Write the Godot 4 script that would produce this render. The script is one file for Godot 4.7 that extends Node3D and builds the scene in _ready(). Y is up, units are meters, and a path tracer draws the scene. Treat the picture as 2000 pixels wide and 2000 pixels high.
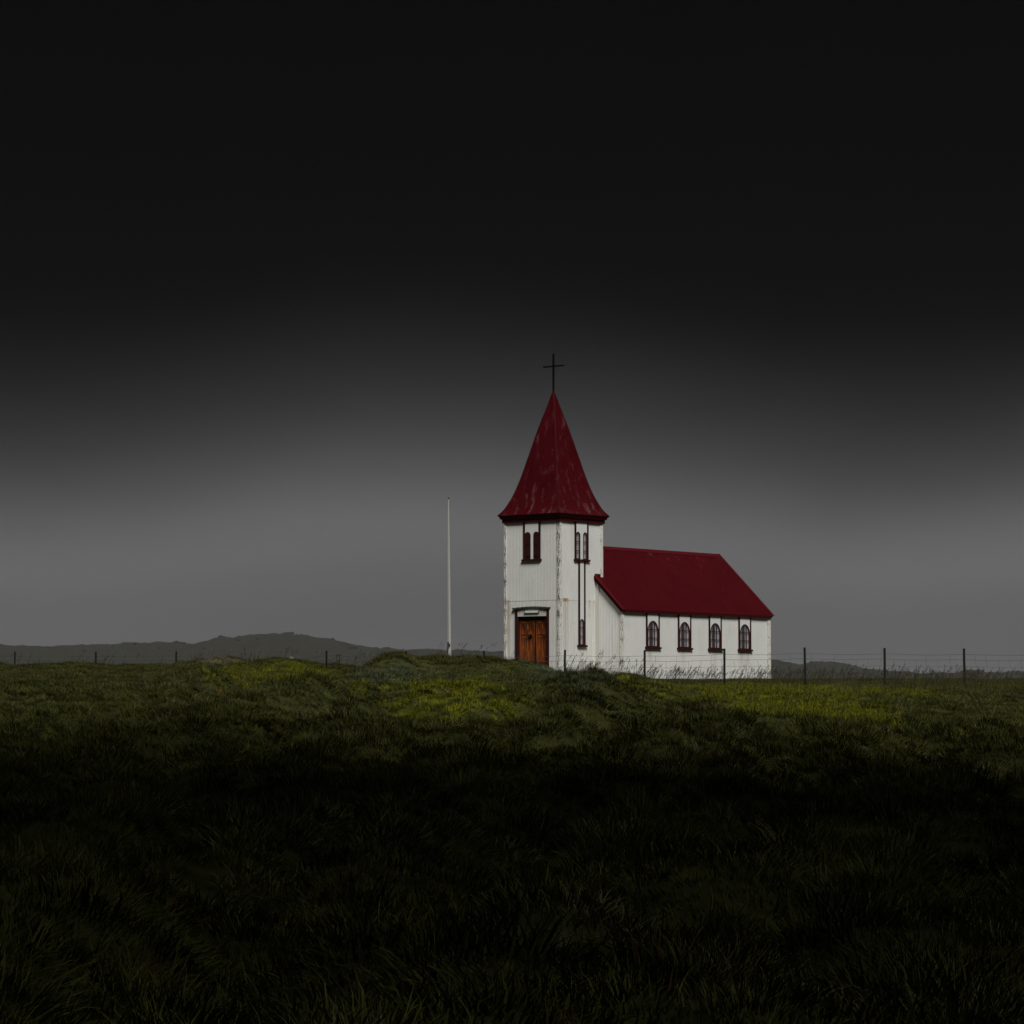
extends Node3D
# A white corrugated-iron church with a red spire on a hummocky meadow under a dark storm sky.

const CAM_H := 1.7
var noise_a := FastNoiseLite.new()
var noise_b := FastNoiseLite.new()
var noise_c := FastNoiseLite.new()
var rng := RandomNumberGenerator.new()
var church: Node3D
var M := {}

# ---------------------------------------------------------------- helpers
func lin(r: float, g: float, b: float) -> Color:
	return Color(r, g, b).linear_to_srgb()

func mat(c: Color, rough := 0.8, metal := 0.0, spec := 0.25) -> StandardMaterial3D:
	var m := StandardMaterial3D.new()
	m.albedo_color = c
	m.roughness = rough
	m.metallic = metal
	m.metallic_specular = spec
	return m

func tex_mat(t: Texture2D, rough := 0.8, spec := 0.25) -> StandardMaterial3D:
	var m := mat(Color.WHITE, rough, 0.0, spec)
	m.albedo_texture = t
	return m

func picture(w: int, h: int, f: Callable) -> ImageTexture:
	var data := PackedByteArray()
	data.resize(w * h * 3)
	var k := 0
	for j in h:
		for i in w:
			var c: Color = (f.call((i + 0.5) / w, 1.0 - (j + 0.5) / h) as Color).linear_to_srgb()
			data[k] = int(clampf(c.r, 0, 1) * 255.0)
			data[k + 1] = int(clampf(c.g, 0, 1) * 255.0)
			data[k + 2] = int(clampf(c.b, 0, 1) * 255.0)
			k += 3
	var im := Image.create_from_data(w, h, false, Image.FORMAT_RGB8, data)
	return ImageTexture.create_from_image(im)

func new_st() -> SurfaceTool:
	var st := SurfaceTool.new()
	st.begin(Mesh.PRIMITIVE_TRIANGLES)
	return st

func vert(st: SurfaceTool, p: Vector3, n: Vector3, uv := Vector2.ZERO) -> void:
	st.set_normal(n)
	st.set_uv(uv)
	st.add_vertex(p)

# a, b, c, d run counter-clockwise seen from outside
func quad(st: SurfaceTool, a: Vector3, b: Vector3, c: Vector3, d: Vector3, ua := Vector2(0, 1), ub := Vector2(1, 1), uc := Vector2(1, 0), ud := Vector2(0, 0)) -> void:
	var n := (b - a).cross(d - a)
	if n.length_squared() < 1e-14:
		n = (c - b).cross(d - b)
	n = n.normalized()
	vert(st, a, n, ua); vert(st, c, n, uc); vert(st, b, n, ub)
	vert(st, a, n, ua); vert(st, d, n, ud); vert(st, c, n, uc)

# a bar from a to b whose cross-section is spanned by the full-size vectors w and t (centred)
func bar(st: SurfaceTool, a: Vector3, b: Vector3, w: Vector3, t: Vector3) -> void:
	if (b - a).cross(w).dot(t) < 0:
		w = -w
	var c: Array[Vector3] = []
	for e in [a, b]:
		c.append(e - w / 2 - t / 2)
		c.append(e + w / 2 - t / 2)
		c.append(e + w / 2 + t / 2)
		c.append(e - w / 2 + t / 2)
	quad(st, c[0], c[3], c[2], c[1])
	quad(st, c[4], c[5], c[6], c[7])
	for i in 4:
		var j := (i + 1) % 4
		quad(st, c[i], c[j], c[j + 4], c[i + 4])

func box(st: SurfaceTool, lo: Vector3, hi: Vector3) -> void:
	var m := (lo + hi) / 2
	bar(st, Vector3(m.x, lo.y, m.z), Vector3(m.x, hi.y, m.z), Vector3(hi.x - lo.x, 0, 0), Vector3(0, 0, hi.z - lo.z))

func lathe(st: SurfaceTool, prof: Array, sides: int) -> void:
	for k in prof.size() - 1:
		var r0: float = prof[k][0]
		var y0: float = prof[k][1]
		var r1: float = prof[k + 1][0]
		var y1: float = prof[k + 1][1]
		var slope := (r0 - r1) / maxf(y1 - y0, 1e-5)
		for i in sides:
			var a0 := TAU * i / sides
			var a1 := TAU * (i + 1) / sides
			var d0 := Vector3(cos(a0), 0, -sin(a0))
			var d1 := Vector3(cos(a1), 0, -sin(a1))
			var n0 := (d0 + Vector3.UP * slope).normalized()
			var n1 := (d1 + Vector3.UP * slope).normalized()
			var p := [d0 * r0 + Vector3.UP * y0, d1 * r0 + Vector3.UP * y0, d1 * r1 + Vector3.UP * y1, d0 * r1 + Vector3.UP * y1]
			var u0 := float(i) / sides
			var u1 := float(i + 1) / sides
			vert(st, p[0], n0, Vector2(u0, 1 - y0)); vert(st, p[2], n1, Vector2(u1, 1 - y1)); vert(st, p[1], n1, Vector2(u1, 1 - y0))
			vert(st, p[0], n0, Vector2(u0, 1 - y0)); vert(st, p[3], n0, Vector2(u0, 1 - y1)); vert(st, p[2], n1, Vector2(u1, 1 - y1))

# round wire through points
func wire(st: SurfaceTool, pts: Array, r: float, sides := 5) -> void:
	for k in pts.size() - 1:
		var a: Vector3 = pts[k]
		var b: Vector3 = pts[k + 1]
		var ax := (b - a).normalized()
		var u := ax.cross(Vector3(0.31, 0.2, 0.93)).normalized()
		var v := ax.cross(u)
		for i in sides:
			var a0 := TAU * i / sides
			var a1 := TAU * (i + 1) / sides
			var d0 := u * cos(a0) + v * sin(a0)
			var d1 := u * cos(a1) + v * sin(a1)
			vert(st, a + d0 * r, d0); vert(st, b + d1 * r, d1); vert(st, a + d1 * r, d1)
			vert(st, a + d0 * r, d0); vert(st, b + d0 * r, d0); vert(st, b + d1 * r, d1)

func part(called: String, st: SurfaceTool, m: Material, parent: Node3D) -> MeshInstance3D:
	var o := MeshInstance3D.new()
	o.name = called
	o.mesh = st.commit()
	o.material_override = m
	o.cast_shadow = GeometryInstance3D.SHADOW_CASTING_SETTING_ON
	parent.add_child(o, true)
	return o

func group_node(called: String, parent: Node3D) -> Node3D:
	var o := Node3D.new()
	o.name = called
	parent.add_child(o, true)
	return o

func tag(o: Node, label: String, category: String, group := "", kind := "") -> void:
	if label: o.set_meta("label", label)
	if category: o.set_meta("category", category)
	if group: o.set_meta("group", group)
	if kind: o.set_meta("kind", kind)

# a sheet spanned by u (width) and v (height) with outward normal n; waves of `amp`; top(s) gives the height; holes are [s0, s1, t0, t1]
func sheet(st: SurfaceTool, o: Vector3, u: Vector3, v: Vector3, n: Vector3, width: float, low: float, top: Callable, full: Vector2, pitch := 0.080, amp := 0.0026, holes := []) -> void:
	var cuts := []
	var step := pitch / 8.0 if amp > 0 else 0.5
	var k := int(ceil(width / step))
	for i in k + 1:
		cuts.append(minf(i * step, width))
	for h in holes:
		cuts.append(h[0]); cuts.append(h[1])
	cuts.sort()
	var flip := u.cross(v).dot(n) < 0
	for i in cuts.size() - 1:
		var s0: float = cuts[i]
		var s1: float = cuts[i + 1]
		if s1 - s0 < 1e-5:
			continue
		var mid := (s0 + s1) / 2
		var spans := [[low, INF]]
		for h in holes:
			if mid > h[0] and mid < h[1]:
				var nxt := []
				for sp in spans:
					if h[2] > sp[0]: nxt.append([sp[0], minf(h[2], sp[1])])
					if h[3] < sp[1]: nxt.append([maxf(h[3], sp[0]), sp[1]])
				spans = nxt
		for sp in spans:
			var q := []
			for s in [s0, s1]:
				var w: float = TAU * s / pitch
				var off: Vector3 = n * amp * cos(w)
				var nn: Vector3 = (n + u * amp * sin(w) * TAU / pitch).normalized() if amp > 0 else n
				var hi: float = minf(top.call(s), sp[1])
				for t in [minf(sp[0], hi), hi]:
					q.append([o + u * s + v * t + off, nn, Vector2(s / full.x, 1.0 - t / full.y)])
			# q: 0 low s0, 1 high s0, 2 low s1, 3 high s1
			var order := [0, 3, 2, 0, 1, 3] if not flip else [0, 2, 3, 0, 3, 1]
			for e in order:
				vert(st, q[e][0], q[e][1], q[e][2])

func smooth(a: float, b: float, x: float) -> float:
	return smoothstep(a, b, x)

# ---------------------------------------------------------------- terrain
const PROFILE := [[-400.0, 0.6], [-20.0, 0.1], [8.0, 0.0], [30.0, 0.22], [55.0, 0.85], [70.0, 1.25], [84.0, 1.85], [98.0, 2.3], [112.0, 2.60], [128.0, 2.98], [145.0, 3.05], [190.0, 2.9], [320.0, 2.0], [900.0, 0.5], [2000.0, 0.0], [9000.0, -8.0]]
# x, distance, radius across, radius along, height
const MOUNDS := [
	[-4.4, 108.0, 1.6, 5.0, 0.78], [-2.9, 109.0, 1.6, 4.0, 0.55], [-0.5, 107.5, 1.8, 4.5, 0.95], [1.5, 108.0, 0.9, 4.0, 0.25], [-1.9, 112.0, 3.5, 3.0, 0.20],
	[3.9, 103.0, 1.5, 4.0, 0.38], [2.4, 106.0, 1.6, 4.0, 0.16],
	[1.85, 82.0, 0.95, 5.0, 0.66], [1.7, 71.0, 1.0, 7.0, 0.85], [0.15, 76.0, 0.8, 5.0, -0.40], [3.9, 80.0, 0.8, 4.0, -0.25], [-9.2, 92.0, 1.4, 3.0, 0.40], [-7.6, 99.0, 1.0, 2.5, -0.30], [-5.6, 84.0, 1.3, 3.5, 0.35], [-3.2, 103.0, 1.2, 2.5, -0.25], [2.7, 76.0, 1.3, 5.0, 0.38],
	[-1.9, 88.0, 2.6, 6.0, 0.12], [-1.2, 73.0, 1.8, 3.5, -0.36], [-4.0, 75.0, 2.0, 3.0, -0.22],
	[-7.0, 96.0, 1.6, 3.0, -0.22], [-8.5, 104.0, 2.6, 5.0, 0.22], [-6.0, 88.0, 1.6, 4.0, 0.25],
	[-6.5, 66.0, 1.3, 3.5, 0.42], [-3.6, 62.0, 1.2, 3.0, 0.35], [-5.0, 55.0, 1.5, 4.0, 0.40], [-0.6, 60.0, 1.0, 3.0, 0.25],
	[4.0, 68.0, 1.2, 3.5, 0.34], [4.2, 60.0, 1.2, 3.0, 0.32],
	[-12.5, 140.0, 2.5, 6.0, 0.30], [-9.7, 132.0, 1.6, 5.0, 0.25], [-11.0, 124.0, 2.0, 5.0, 0.15],
]
func ground_h(x: float, d: float) -> float:
	var h: float = PROFILE[0][1]
	for i in PROFILE.size() - 1:
		if d >= PROFILE[i][0]:
			var t := clampf((d - PROFILE[i][0]) / (PROFILE[i + 1][0] - PROFILE[i][0]), 0, 1)
			h = lerpf(PROFILE[i][1], PROFILE[i + 1][1], t)
	h += 0.72 * smooth(-2.0, -9.0, x) * exp(-pow((d - 148.0) / 30.0, 2))
	if d < 260 and d > -60 and absf(x) < 120:
		for m in MOUNDS:
			var e := pow((x - m[0]) / m[2], 2) + pow((d - m[1]) / m[3], 2)
			if e < 9.0:
				h += m[4] * exp(-e)
		var calm := 1.0 - 0.74 * smooth(90, 104, d)
		calm *= 1.0 - 0.8 * smooth(3.6, 5.5, x) * smooth(62, 74, d)
		var t1 := noise_a.get_noise_2d(x * 0.21 + 5.0, d * 0.10)
		var t3 := noise_a.get_noise_2d(x * 0.5, d * 0.28 + 30.0)
		var t2 := noise_b.get_noise_2d(x * 0.9, d * 0.6)
		var hump := calm * (1.8 * (absf(t1) - 0.24) + 0.55 * (absf(t3) - 0.15) + 0.16 * (absf(t2) - 0.15))
		h += hump if hump < 0.0 else 0.42 * tanh(hump / 0.42)
	return h

func build_ground() -> void:
	var xs := []
	var ds := []
	var x := 0.0
	var s := 0.3
	while x < 9000.0:
		xs.append(x)
		if x > 0: xs.append(-x)
		if x > 26: s *= 1.28
		x += s
	xs.sort()
	var d := -40.0
	s = 1.2
	while d < 9000.0:
		ds.append(d)
		if d > 8: s = 0.4
		if d > 172: s = 0.4 * pow(1.13, (ds.size() - 430))
		s = clampf(s, 0.4, 700)
		d += s
	var st := new_st()
	for j in ds.size():
		for i in xs.size():
			var p := Vector3(xs[i], ground_h(xs[i], ds[j]), -ds[j])
			st.set_uv(Vector2(p.x, p.z) * 0.2)
			st.add_vertex(p)
	var w := xs.size()
	for j in ds.size() - 1:
		for i in w - 1:
			var a := j * w + i
			st.add_index(a); st.add_index(a + w); st.add_index(a + 1)
			st.add_index(a + 1); st.add_index(a + w); st.add_index(a + w + 1)
	st.generate_normals()
	var n := NoiseTexture2D.new()
	n.width = 512; n.height = 512; n.seamless = true
	var fn := FastNoiseLite.new()
	fn.frequency = 0.02; fn.fractal_octaves = 5; fn.seed = 4
	n.noise = fn
	var g := Gradient.new()
	g.set_color(0, lin(0.016, 0.018, 0.006)); g.set_color(1, lin(0.05, 0.052, 0.014))
	n.color_ramp = g
	var o := part("ground", st, tex_mat(n, 0.95), self)
	tag(o, "hummocky meadow soil under the grass", "", "", "structure")

const CREST := [[-900, 1262], [-200, 1258], [100, 1264], [309, 1256], [330, 1256], [355, 1258], [395, 1261], [412, 1253], [430, 1248], [455, 1247], [500, 1241], [560, 1240], [600, 1243], [640, 1249], [680, 1256], [715, 1266], [760, 1269], [800, 1272], [830, 1269], [860, 1272], [900, 1271], [940, 1274], [990, 1275], [1100, 1284], [1300, 1288], [1500, 1291], [1520, 1296], [1560, 1300], [1585, 1295], [1610, 1294], [1645, 1299], [1668, 1304], [1691, 1310], [1760, 1318], [1900, 1316], [2200, 1300], [2900, 1290]]
const HILL_D := 3000.0
func crest_h(px: float) -> float:
	for i in CREST.size() - 1:
		if px <= CREST[i + 1][0]:
			var t: float = (px - CREST[i][0]) / float(CREST[i + 1][0] - CREST[i][0])
			t = clampf(t, 0, 1)
			return CAM_H + (1390.0 - lerpf(CREST[i][1], CREST[i + 1][1], t)) / 6000.0 * HILL_D
	return CAM_H + 50.0
func hill_h(x: float, d: float) -> float:
	var px := 1000.0 + x / HILL_D * 6000.0
	var c := crest_h(px)
	var k := (d - HILL_D) / 520.0
	var body := exp(-k * k * 1.6) if d < HILL_D else 1.0 / (1.0 + 6.0 * k * k)
	var rough := 2.2 * noise_b.get_noise_2d(x * 0.035, d * 0.012) + 0.9 * noise_a.get_noise_2d(x * 0.16, d * 0.06) + 1.0 * maxf(0.0, noise_a.get_noise_2d(x * 0.3 + 90, d * 0.2))
	rough += smooth(10.0, 160.0, HILL_D - d) * (7.0 * noise_a.get_noise_2d(x * 0.012, d * 0.006) + 3.0 * noise_b.get_noise_2d(x * 0.03, d * 0.02))
	return c * body + rough - 4.0 * (1.0 - body)

func build_hills() -> void:
	var st := new_st()
	var nx := 560
	var rows := [1900.0, 2050, 2180, 2280, 2360, 2430, 2490, 2540, 2590, 2640, 2685, 2725, 2765, 2800, 2835, 2865, 2890, 2915, 2935, 2955, 2970, 2985, 3000, 3015, 3040, 3080, 3150, 3300, 3600]
	for d in rows:
		for i in nx:
			var x := lerpf(-950, 950, i / float(nx - 1))
			st.set_uv(Vector2(x * 0.004, d * 0.012))
			st.add_vertex(Vector3(x, hill_h(x, d), -d))
	for j in rows.size() - 1:
		for i in nx - 1:
			var a := j * nx + i
			st.add_index(a); st.add_index(a + nx); st.add_index(a + 1)
			st.add_index(a + 1); st.add_index(a + nx); st.add_index(a + nx + 1)
	st.generate_normals()
	var n := NoiseTexture2D.new()
	n.width = 512; n.height = 512; n.seamless = true
	var fn := FastNoiseLite.new()
	fn.frequency = 0.03; fn.fractal_octaves = 5; fn.seed = 9
	n.noise = fn
	var g := Gradient.new()
	g.set_color(0, lin(0.012, 0.014, 0.008)); g.set_color(1, lin(0.034, 0.031, 0.021))
	n.color_ramp = g
	var o := part("hills", st, tex_mat(n, 1.0), self)
	tag(o, "long low dark grey hills on the skyline", "", "", "structure")
	# scrub and boulders along the crest
	var m := new_st()
	for q in 44:
		var a := Vector3(rng.randf_range(-0.7, 0.7), rng.randf_range(-0.1, 0.9), rng.randf_range(-0.7, 0.7))
		var u := Vector3(rng.randfn(), rng.randfn(), rng.randfn()).normalized() * rng.randf_range(0.12, 0.34)
		var v := u.cross(Vector3(rng.randfn(), rng.randfn(), rng.randfn())).normalized() * rng.randf_range(0.12, 0.34)
		quad(m, a - u - v, a + u - v, a + u + v, a - u + v)
	var mm := MultiMesh.new()
	mm.transform_format = MultiMesh.TRANSFORM_3D
	mm.mesh = m.commit()
	var spots := []
	for px in [519, 540, 553, 557, 562, 573, 590, 649, 671, 687, 412, 420, 430, 436, 470, 345, 352, 389, 395, 760, 785, 835, 840, 862, 905, 925, 955, 1520, 1530, 1541, 1547, 1560, 1601, 1604, 1628, 1634, 1655, 1668, 1676]:
		spots.append([px + rng.randf_range(-2, 2), HILL_D - rng.randf_range(0, 12), rng.randf_range(0.7, 1.7)])
	for i in 150:
		spots.append([rng.randf_range(200, 1800), HILL_D - rng.randf_range(0, 8), rng.randf_range(0.5, 1.2)])
	for i in 160:
		spots.append([rng.randf_range(200, 1800), HILL_D - rng.randf_range(10, 420), rng.randf_range(0.5, 1.8)])
	mm.instance_count = spots.size()
	for i in spots.size():
		var sx: float = (spots[i][0] - 1000.0) / 6000.0 * HILL_D
		var sc: float = spots[i][2]
		mm.set_instance_transform(i, Transform3D(Basis(Vector3.UP, rng.randf() * TAU).scaled(Vector3(sc * 1.5, sc, sc * 1.5)), Vector3(sx, hill_h(sx, spots[i][1]) - 0.2, -spots[i][1])))
	var mi := MultiMeshInstance3D.new()
	mi.name = "hill_scrub"
	mi.multimesh = mm
	mi.material_override = mat(lin(0.018, 0.021, 0.010), 1.0, 0.0, 0.05)
	add_child(mi, true)
	tag(mi, "dark scrub dotted along the crest of the hills", "scrub", "", "stuff")

# ---------------------------------------------------------------- church
const W := 2.9          # tower side
const TOP := 6.52       # tower wall top
const NX0 := 2.5        # nave starts
const NX1 := 13.28      # nave ends
const NZ0 := 1.4        # nave near wall
const NZC := -1.45      # nave and tower axis
const NH := 2.78        # nave wall top
const PITCH_T := 0.953  # rise of the roof per metre

func wall_paint(w: float, h: float, rusts: Array, stain_top: float, stain: float, sd: int) -> Callable:
	return func(u: float, v: float) -> Color:
		var s := u * w
		var t := v * h
		var big := noise_a.get_noise_2d(s * 0.9 + sd * 31, t * 0.7)
		var streak := noise_b.get_noise_2d(s * 7.0 + sd * 17, t * 0.35)
		var fine := noise_c.get_noise_2d(s * 30.0 + sd * 7, t * 9.0)
		var k := 1.0 + 0.11 * big + 0.09 * streak + 0.05 * fine
		var c := Color(0.67 * k, 0.675 * k, 0.655 * k)
		# weather stains that run down in streaks
		var run := clampf(streak * 1.4 + 0.25 + big * 0.5, 0, 1) * stain
		if t > stain_top: run *= 0.25
		c = c.lerp(Color(0.44, 0.42, 0.32), run * 0.5)
		for r in rusts:
			var below: float = r[1] - t
			if below > -0.03 and below < r[2]:
				var ds: float = absf(s - r[0] + 0.02 * noise_c.get_noise_2d(t * 3.0, r[0] * 50.0))
				var a: float = clampf(1.0 - ds / r[3], 0, 1) * clampf(r[4] + 0.5 * noise_b.get_noise_2d(s * 20.0, t * 2.0 + sd), 0, 1) * (1.0 - 0.6 * below / r[2]) * 1.3
				c = c.lerp(Color(0.30, 0.17, 0.05), clampf(a, 0, 0.85))
		# chips and flecks
		var chip := noise_c.get_noise_2d(s * 60.0 + 200, t * 26.0 + sd * 13)
		if chip > 0.60 - 0.1 * big and big > 0.22:
			c = Color(0.22, 0.21, 0.19)
		return c

func peel_paint(w: float, h: float, heavy: Callable, sd: int) -> Callable:
	return func(u: float, v: float) -> Color:
		var s := u * w
		var t := v * h
		var a := noise_b.get_noise_2d(s * 14.0 + sd * 11, t * 2.2)
		var b := noise_c.get_noise_2d(s * 40.0 + sd * 5, t * 11.0)
		var e := noise_a.get_noise_2d(sd * 40.0, t * 1.3)
		var p := a + 0.75 * b + 0.3 * e
		var th: float = heavy.call(t) + (0.26 if u > 0.5 and sd == 1 else 0.0)
		var k := 1.0 + 0.05 * b
		if p > th + 0.06:
			return Color(0.035, 0.033, 0.03) * (1.0 + 0.5 * b)
		if p > th:
			return Color(0.24, 0.22, 0.2)
		return Color(0.66 * k, 0.65 * k, 0.6 * k)

func red_paint(w: float, h: float, chips: Callable, sd: int) -> Callable:
	return func(u: float, v: float) -> Color:
		var s := u * w
		var t := v * h
		var big := noise_a.get_noise_2d(s * 0.8 + sd * 19, t * 0.5)
		var streak := noise_b.get_noise_2d(s * 5.0 + sd * 3, t * 0.6)
		var fine := noise_c.get_noise_2d(s * 26.0 + sd, t * 12.0)
		var k := 1.0 + 0.22 * big + 0.22 * streak + 0.12 * fine
		var c := Color(0.050 * k, 0.0024 * k, 0.0038 * k)
		c = c.lerp(Color(0.042, 0.0024, 0.007), clampf(0.5 + streak, 0, 1) * 0.35)
		var flake := noise_c.get_noise_2d(s * 24.0 + 70 + sd * 9, t * 15.0) * 0.75 + noise_b.get_noise_2d(s * 2.6 + sd * 23, t * 1.1 + sd) * 1.0
		var th: float = chips.call(s, t, big)
		if flake > th + 0.07:
			return Color(0.105, 0.066, 0.062) * (1.0 + 0.4 * fine)
		if flake > th:
			return Color(0.085, 0.022, 0.022)
		return c

func wood_paint(sd: int) -> Callable:
	return func(u: float, v: float) -> Color:
		var s := u * 0.25
		var t := v * 2.0
		var g := noise_c.get_noise_2d(s * 46.0 + sd * 13, t * 0.7)
		var b := noise_b.get_noise_2d(s * 5.0 + sd * 7, t * 0.5)
		var k := clampf(0.85 + 0.7 * g + 0.9 * b, 0.2, 1.8)
		var c := Color(0.22 * k, 0.060 * k, 0.013 * k)
		return c.lerp(Color(0.06, 0.018, 0.01), clampf(b * -2.0 + 0.2, 0, 0.85))

func make_materials() -> void:
	M.trim = mat(lin(0.034, 0.009, 0.010), 0.7, 0.0, 0.15)
	M.red_dark = mat(lin(0.042, 0.004, 0.006), 0.7, 0.0, 0.15)
	M.red_edge = mat(lin(0.075, 0.006, 0.008), 0.7, 0.0, 0.15)
	M.white = mat(lin(0.64, 0.645, 0.63), 0.65)
	M.white_dirty = mat(lin(0.53, 0.52, 0.47), 0.7)
	M.iron = mat(lin(0.005, 0.005, 0.006), 0.8, 0.0, 0.1)
	M.lining = mat(lin(0.30, 0.27, 0.22), 0.9)
	M.dark_board = mat(lin(0.05, 0.04, 0.035), 0.9)
	M.curtain = mat(lin(0.36, 0.32, 0.315), 0.95)
	var g := mat(Color(0.75, 0.78, 0.8, 0.04), 0.03, 0.0, 0.5)
	g.transparency = BaseMaterial3D.TRANSPARENCY_ALPHA
	M.glass = g
	M.post = mat(lin(0.013, 0.014, 0.012), 0.9, 0.0, 0.1)
	M.wire = mat(lin(0.06, 0.065, 0.06), 0.6, 0.4)
	M.plinth = mat(lin(0.16, 0.155, 0.14), 0.95)

# outline of an arched opening, centred on x = 0, from the sill at y = 0
func arch(half: float, spring: float, rise: float, n := 14) -> PackedVector2Array:
	var a := PackedVector2Array([Vector2(-half, 0), Vector2(half, 0)])
	for i in n + 1:
		var w := PI * i / n
		a.append(Vector2(cos(w) * half, spring + sin(w) * rise))
	return a

# a flat polygon in the plane of u and v, extruded from depth z0 to z1 along the local z
func slab(st: SurfaceTool, poly: PackedVector2Array, z0: float, z1: float) -> void:
	var p := poly.duplicate()
	if Geometry2D.is_polygon_clockwise(p):
		p.reverse()
	var tri := Geometry2D.triangulate_polygon(p)
	for k in range(0, tri.size(), 3):
		var a := p[tri[k]]
		var b := p[tri[k + 1]]
		var c := p[tri[k + 2]]
		if (b - a).cross(c - a) < 0:
			var x := b; b = c; c = x
		for f in [[z1, Vector3(0, 0, 1)], [z0, Vector3(0, 0, -1)]]:
			var l: float = f[0]
			var o := [a, c, b] if f[1].z > 0 else [a, b, c]
			for e in o:
				vert(st, Vector3(e.x, e.y, l), f[1], e)
	for i in p.size():
		var a := p[i]
		var b := p[(i + 1) % p.size()]
		quad(st, Vector3(a.x, a.y, z0), Vector3(b.x, b.y, z0), Vector3(b.x, b.y, z1), Vector3(a.x, a.y, z1))

func ring(st: SurfaceTool, outer: PackedVector2Array, inner: PackedVector2Array, z0: float, z1: float) -> void:
	for i in outer.size():
		var j := (i + 1) % outer.size()
		var oa := outer[i]; var ob := outer[j]; var ia := inner[i]; var ib := inner[j]
		quad(st, Vector3(oa.x, oa.y, z1), Vector3(ob.x, ob.y, z1), Vector3(ib.x, ib.y, z1), Vector3(ia.x, ia.y, z1))
		quad(st, Vector3(oa.x, oa.y, z0), Vector3(ob.x, ob.y, z0), Vector3(ob.x, ob.y, z1), Vector3(oa.x, oa.y, z1))
		quad(st, Vector3(ib.x, ib.y, z0), Vector3(ia.x, ia.y, z0), Vector3(ia.x, ia.y, z1), Vector3(ib.x, ib.y, z1))

# arched sash with panes and muntins at offset x0 in node w; the wall plane is z = 0
func sash(w: Node3D, x0: float, half: float, spring: float, rise: float, cols: Array, rows: Array, fr: float) -> void:
	var outer := arch(half, spring, rise)
	var inner := arch(half - fr, spring, rise - fr)
	for i in inner.size():
		if i < 2: inner[i].y = fr
	var off := func(a: PackedVector2Array) -> PackedVector2Array:
		var b := PackedVector2Array()
		for p in a: b.append(p + Vector2(x0, 0))
		return b
	var st := new_st()
	ring(st, off.call(outer), off.call(inner), -0.03, 0.028)
	part("frame", st, M.trim, w)
	var xs := [-half] + cols + [half]
	var ys := [0.0] + rows + [spring + rise]
	for i in xs.size() - 1:
		for j in ys.size() - 1:
			var r := PackedVector2Array([Vector2(xs[i], ys[j]), Vector2(xs[i + 1], ys[j]), Vector2(xs[i + 1], ys[j + 1]), Vector2(xs[i], ys[j + 1])])
			for piece in Geometry2D.intersect_polygons(r, arch(half - fr * 0.5, spring, rise - fr * 0.5)):
				var ps := new_st()
				slab(ps, off.call(piece), 0.0, 0.005)
				part("pane", ps, M.glass, w)
	for c in cols:
		var m := new_st()
		var hi := spring + rise * sqrt(maxf(0.0, 1.0 - pow(c / half, 2))) - fr * 0.5
		box(m, Vector3(x0 + c - 0.011, fr * 0.6, -0.012), Vector3(x0 + c + 0.011, hi, 0.020))
		part("muntin", m, M.trim, w)
	for y in rows:
		var m := new_st()
		var e := half - fr * 0.4
		if y > spring: e = half * sqrt(maxf(0.0, 1.0 - pow((y - spring) / rise, 2))) - fr * 0.4
		box(m, Vector3(x0 - e, y - 0.013, -0.010), Vector3(x0 + e, y + 0.013, 0.017))
		part("muntin", m, M.trim, w)

# white boarding with an arched cut-out (or two) between x0 and x1 and y0..y1
func spandrel(w: Node3D, x0: float, x1: float, y1: float, cuts: Array, z0: float, z1: float, y0 := 0.0) -> void:
	var polys: Array = [PackedVector2Array([Vector2(x0, y0), Vector2(x1, y0), Vector2(x1, y1), Vector2(x0, y1)])]
	for c in cuts:
		var nxt := []
		for p in polys:
			for q in Geometry2D.clip_polygons(p, c):
				nxt.append(q)
		polys = nxt
	for p in polys:
		var st := new_st()
		slab(st, p, z0, z1)
		part("header_board", st, M.white, w)

func shifted(a: PackedVector2Array, v: Vector2) -> PackedVector2Array:
	var b := PackedVector2Array()
	for p in a: b.append(p + v)
	return b

func strip_box(w: Node3D, called: String, lo: Vector3, hi: Vector3, m: Material) -> void:
	var st := new_st()
	box(st, lo, hi)
	part(called, st, m, w)

func nave_window() -> Node3D:
	var w := Node3D.new()
	w.name = "window"
	var up := NH - 1.24 - 0.03
	strip_box(w, "trim_strip", Vector3(-0.475, 0, 0.0), Vector3(-0.385, up, 0.034), M.trim)
	strip_box(w, "trim_strip", Vector3(0.385, 0, 0.0), Vector3(0.475, up, 0.034), M.trim)
	strip_box(w, "sill", Vector3(-0.53, -0.085, -0.1), Vector3(0.53, -0.002, 0.085), M.trim)
	spandrel(w, -0.383, 0.383, up, [arch(0.384, 0.66, 0.45)], -0.03, 0.022, 0.002)
	sash(w, 0.0, 0.383, 0.66, 0.45, [-0.115, 0.125], [0.38, 0.74], 0.042)
	# reveal and drawn-back curtains behind the glass
	var st := new_st()
	box(st, Vector3(-0.44, 0.0, -0.20), Vector3(-0.39, up, -0.035))
	box(st, Vector3(0.39, 0.0, -0.20), Vector3(0.44, up, -0.035))
	part("reveal", st, M.lining, w)
	for sgn in [-1, 1]:
		var c := new_st()
		var nseg := 24
		for i in nseg:
			var q := []
			for e in [i, i + 1]:
				var t: float = e / float(nseg)
				q.append(Vector3(sgn * lerpf(0.37, 0.10 if sgn > 0 else 0.17, t), 0, -0.055 + 0.014 * sin(t * 22.0)))
			quad(c, q[0], q[1], q[1] + Vector3(0, 1.2, 0), q[0] + Vector3(0, 1.2, 0))
		part("curtain", c, M.curtain, w)
	return w

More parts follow.
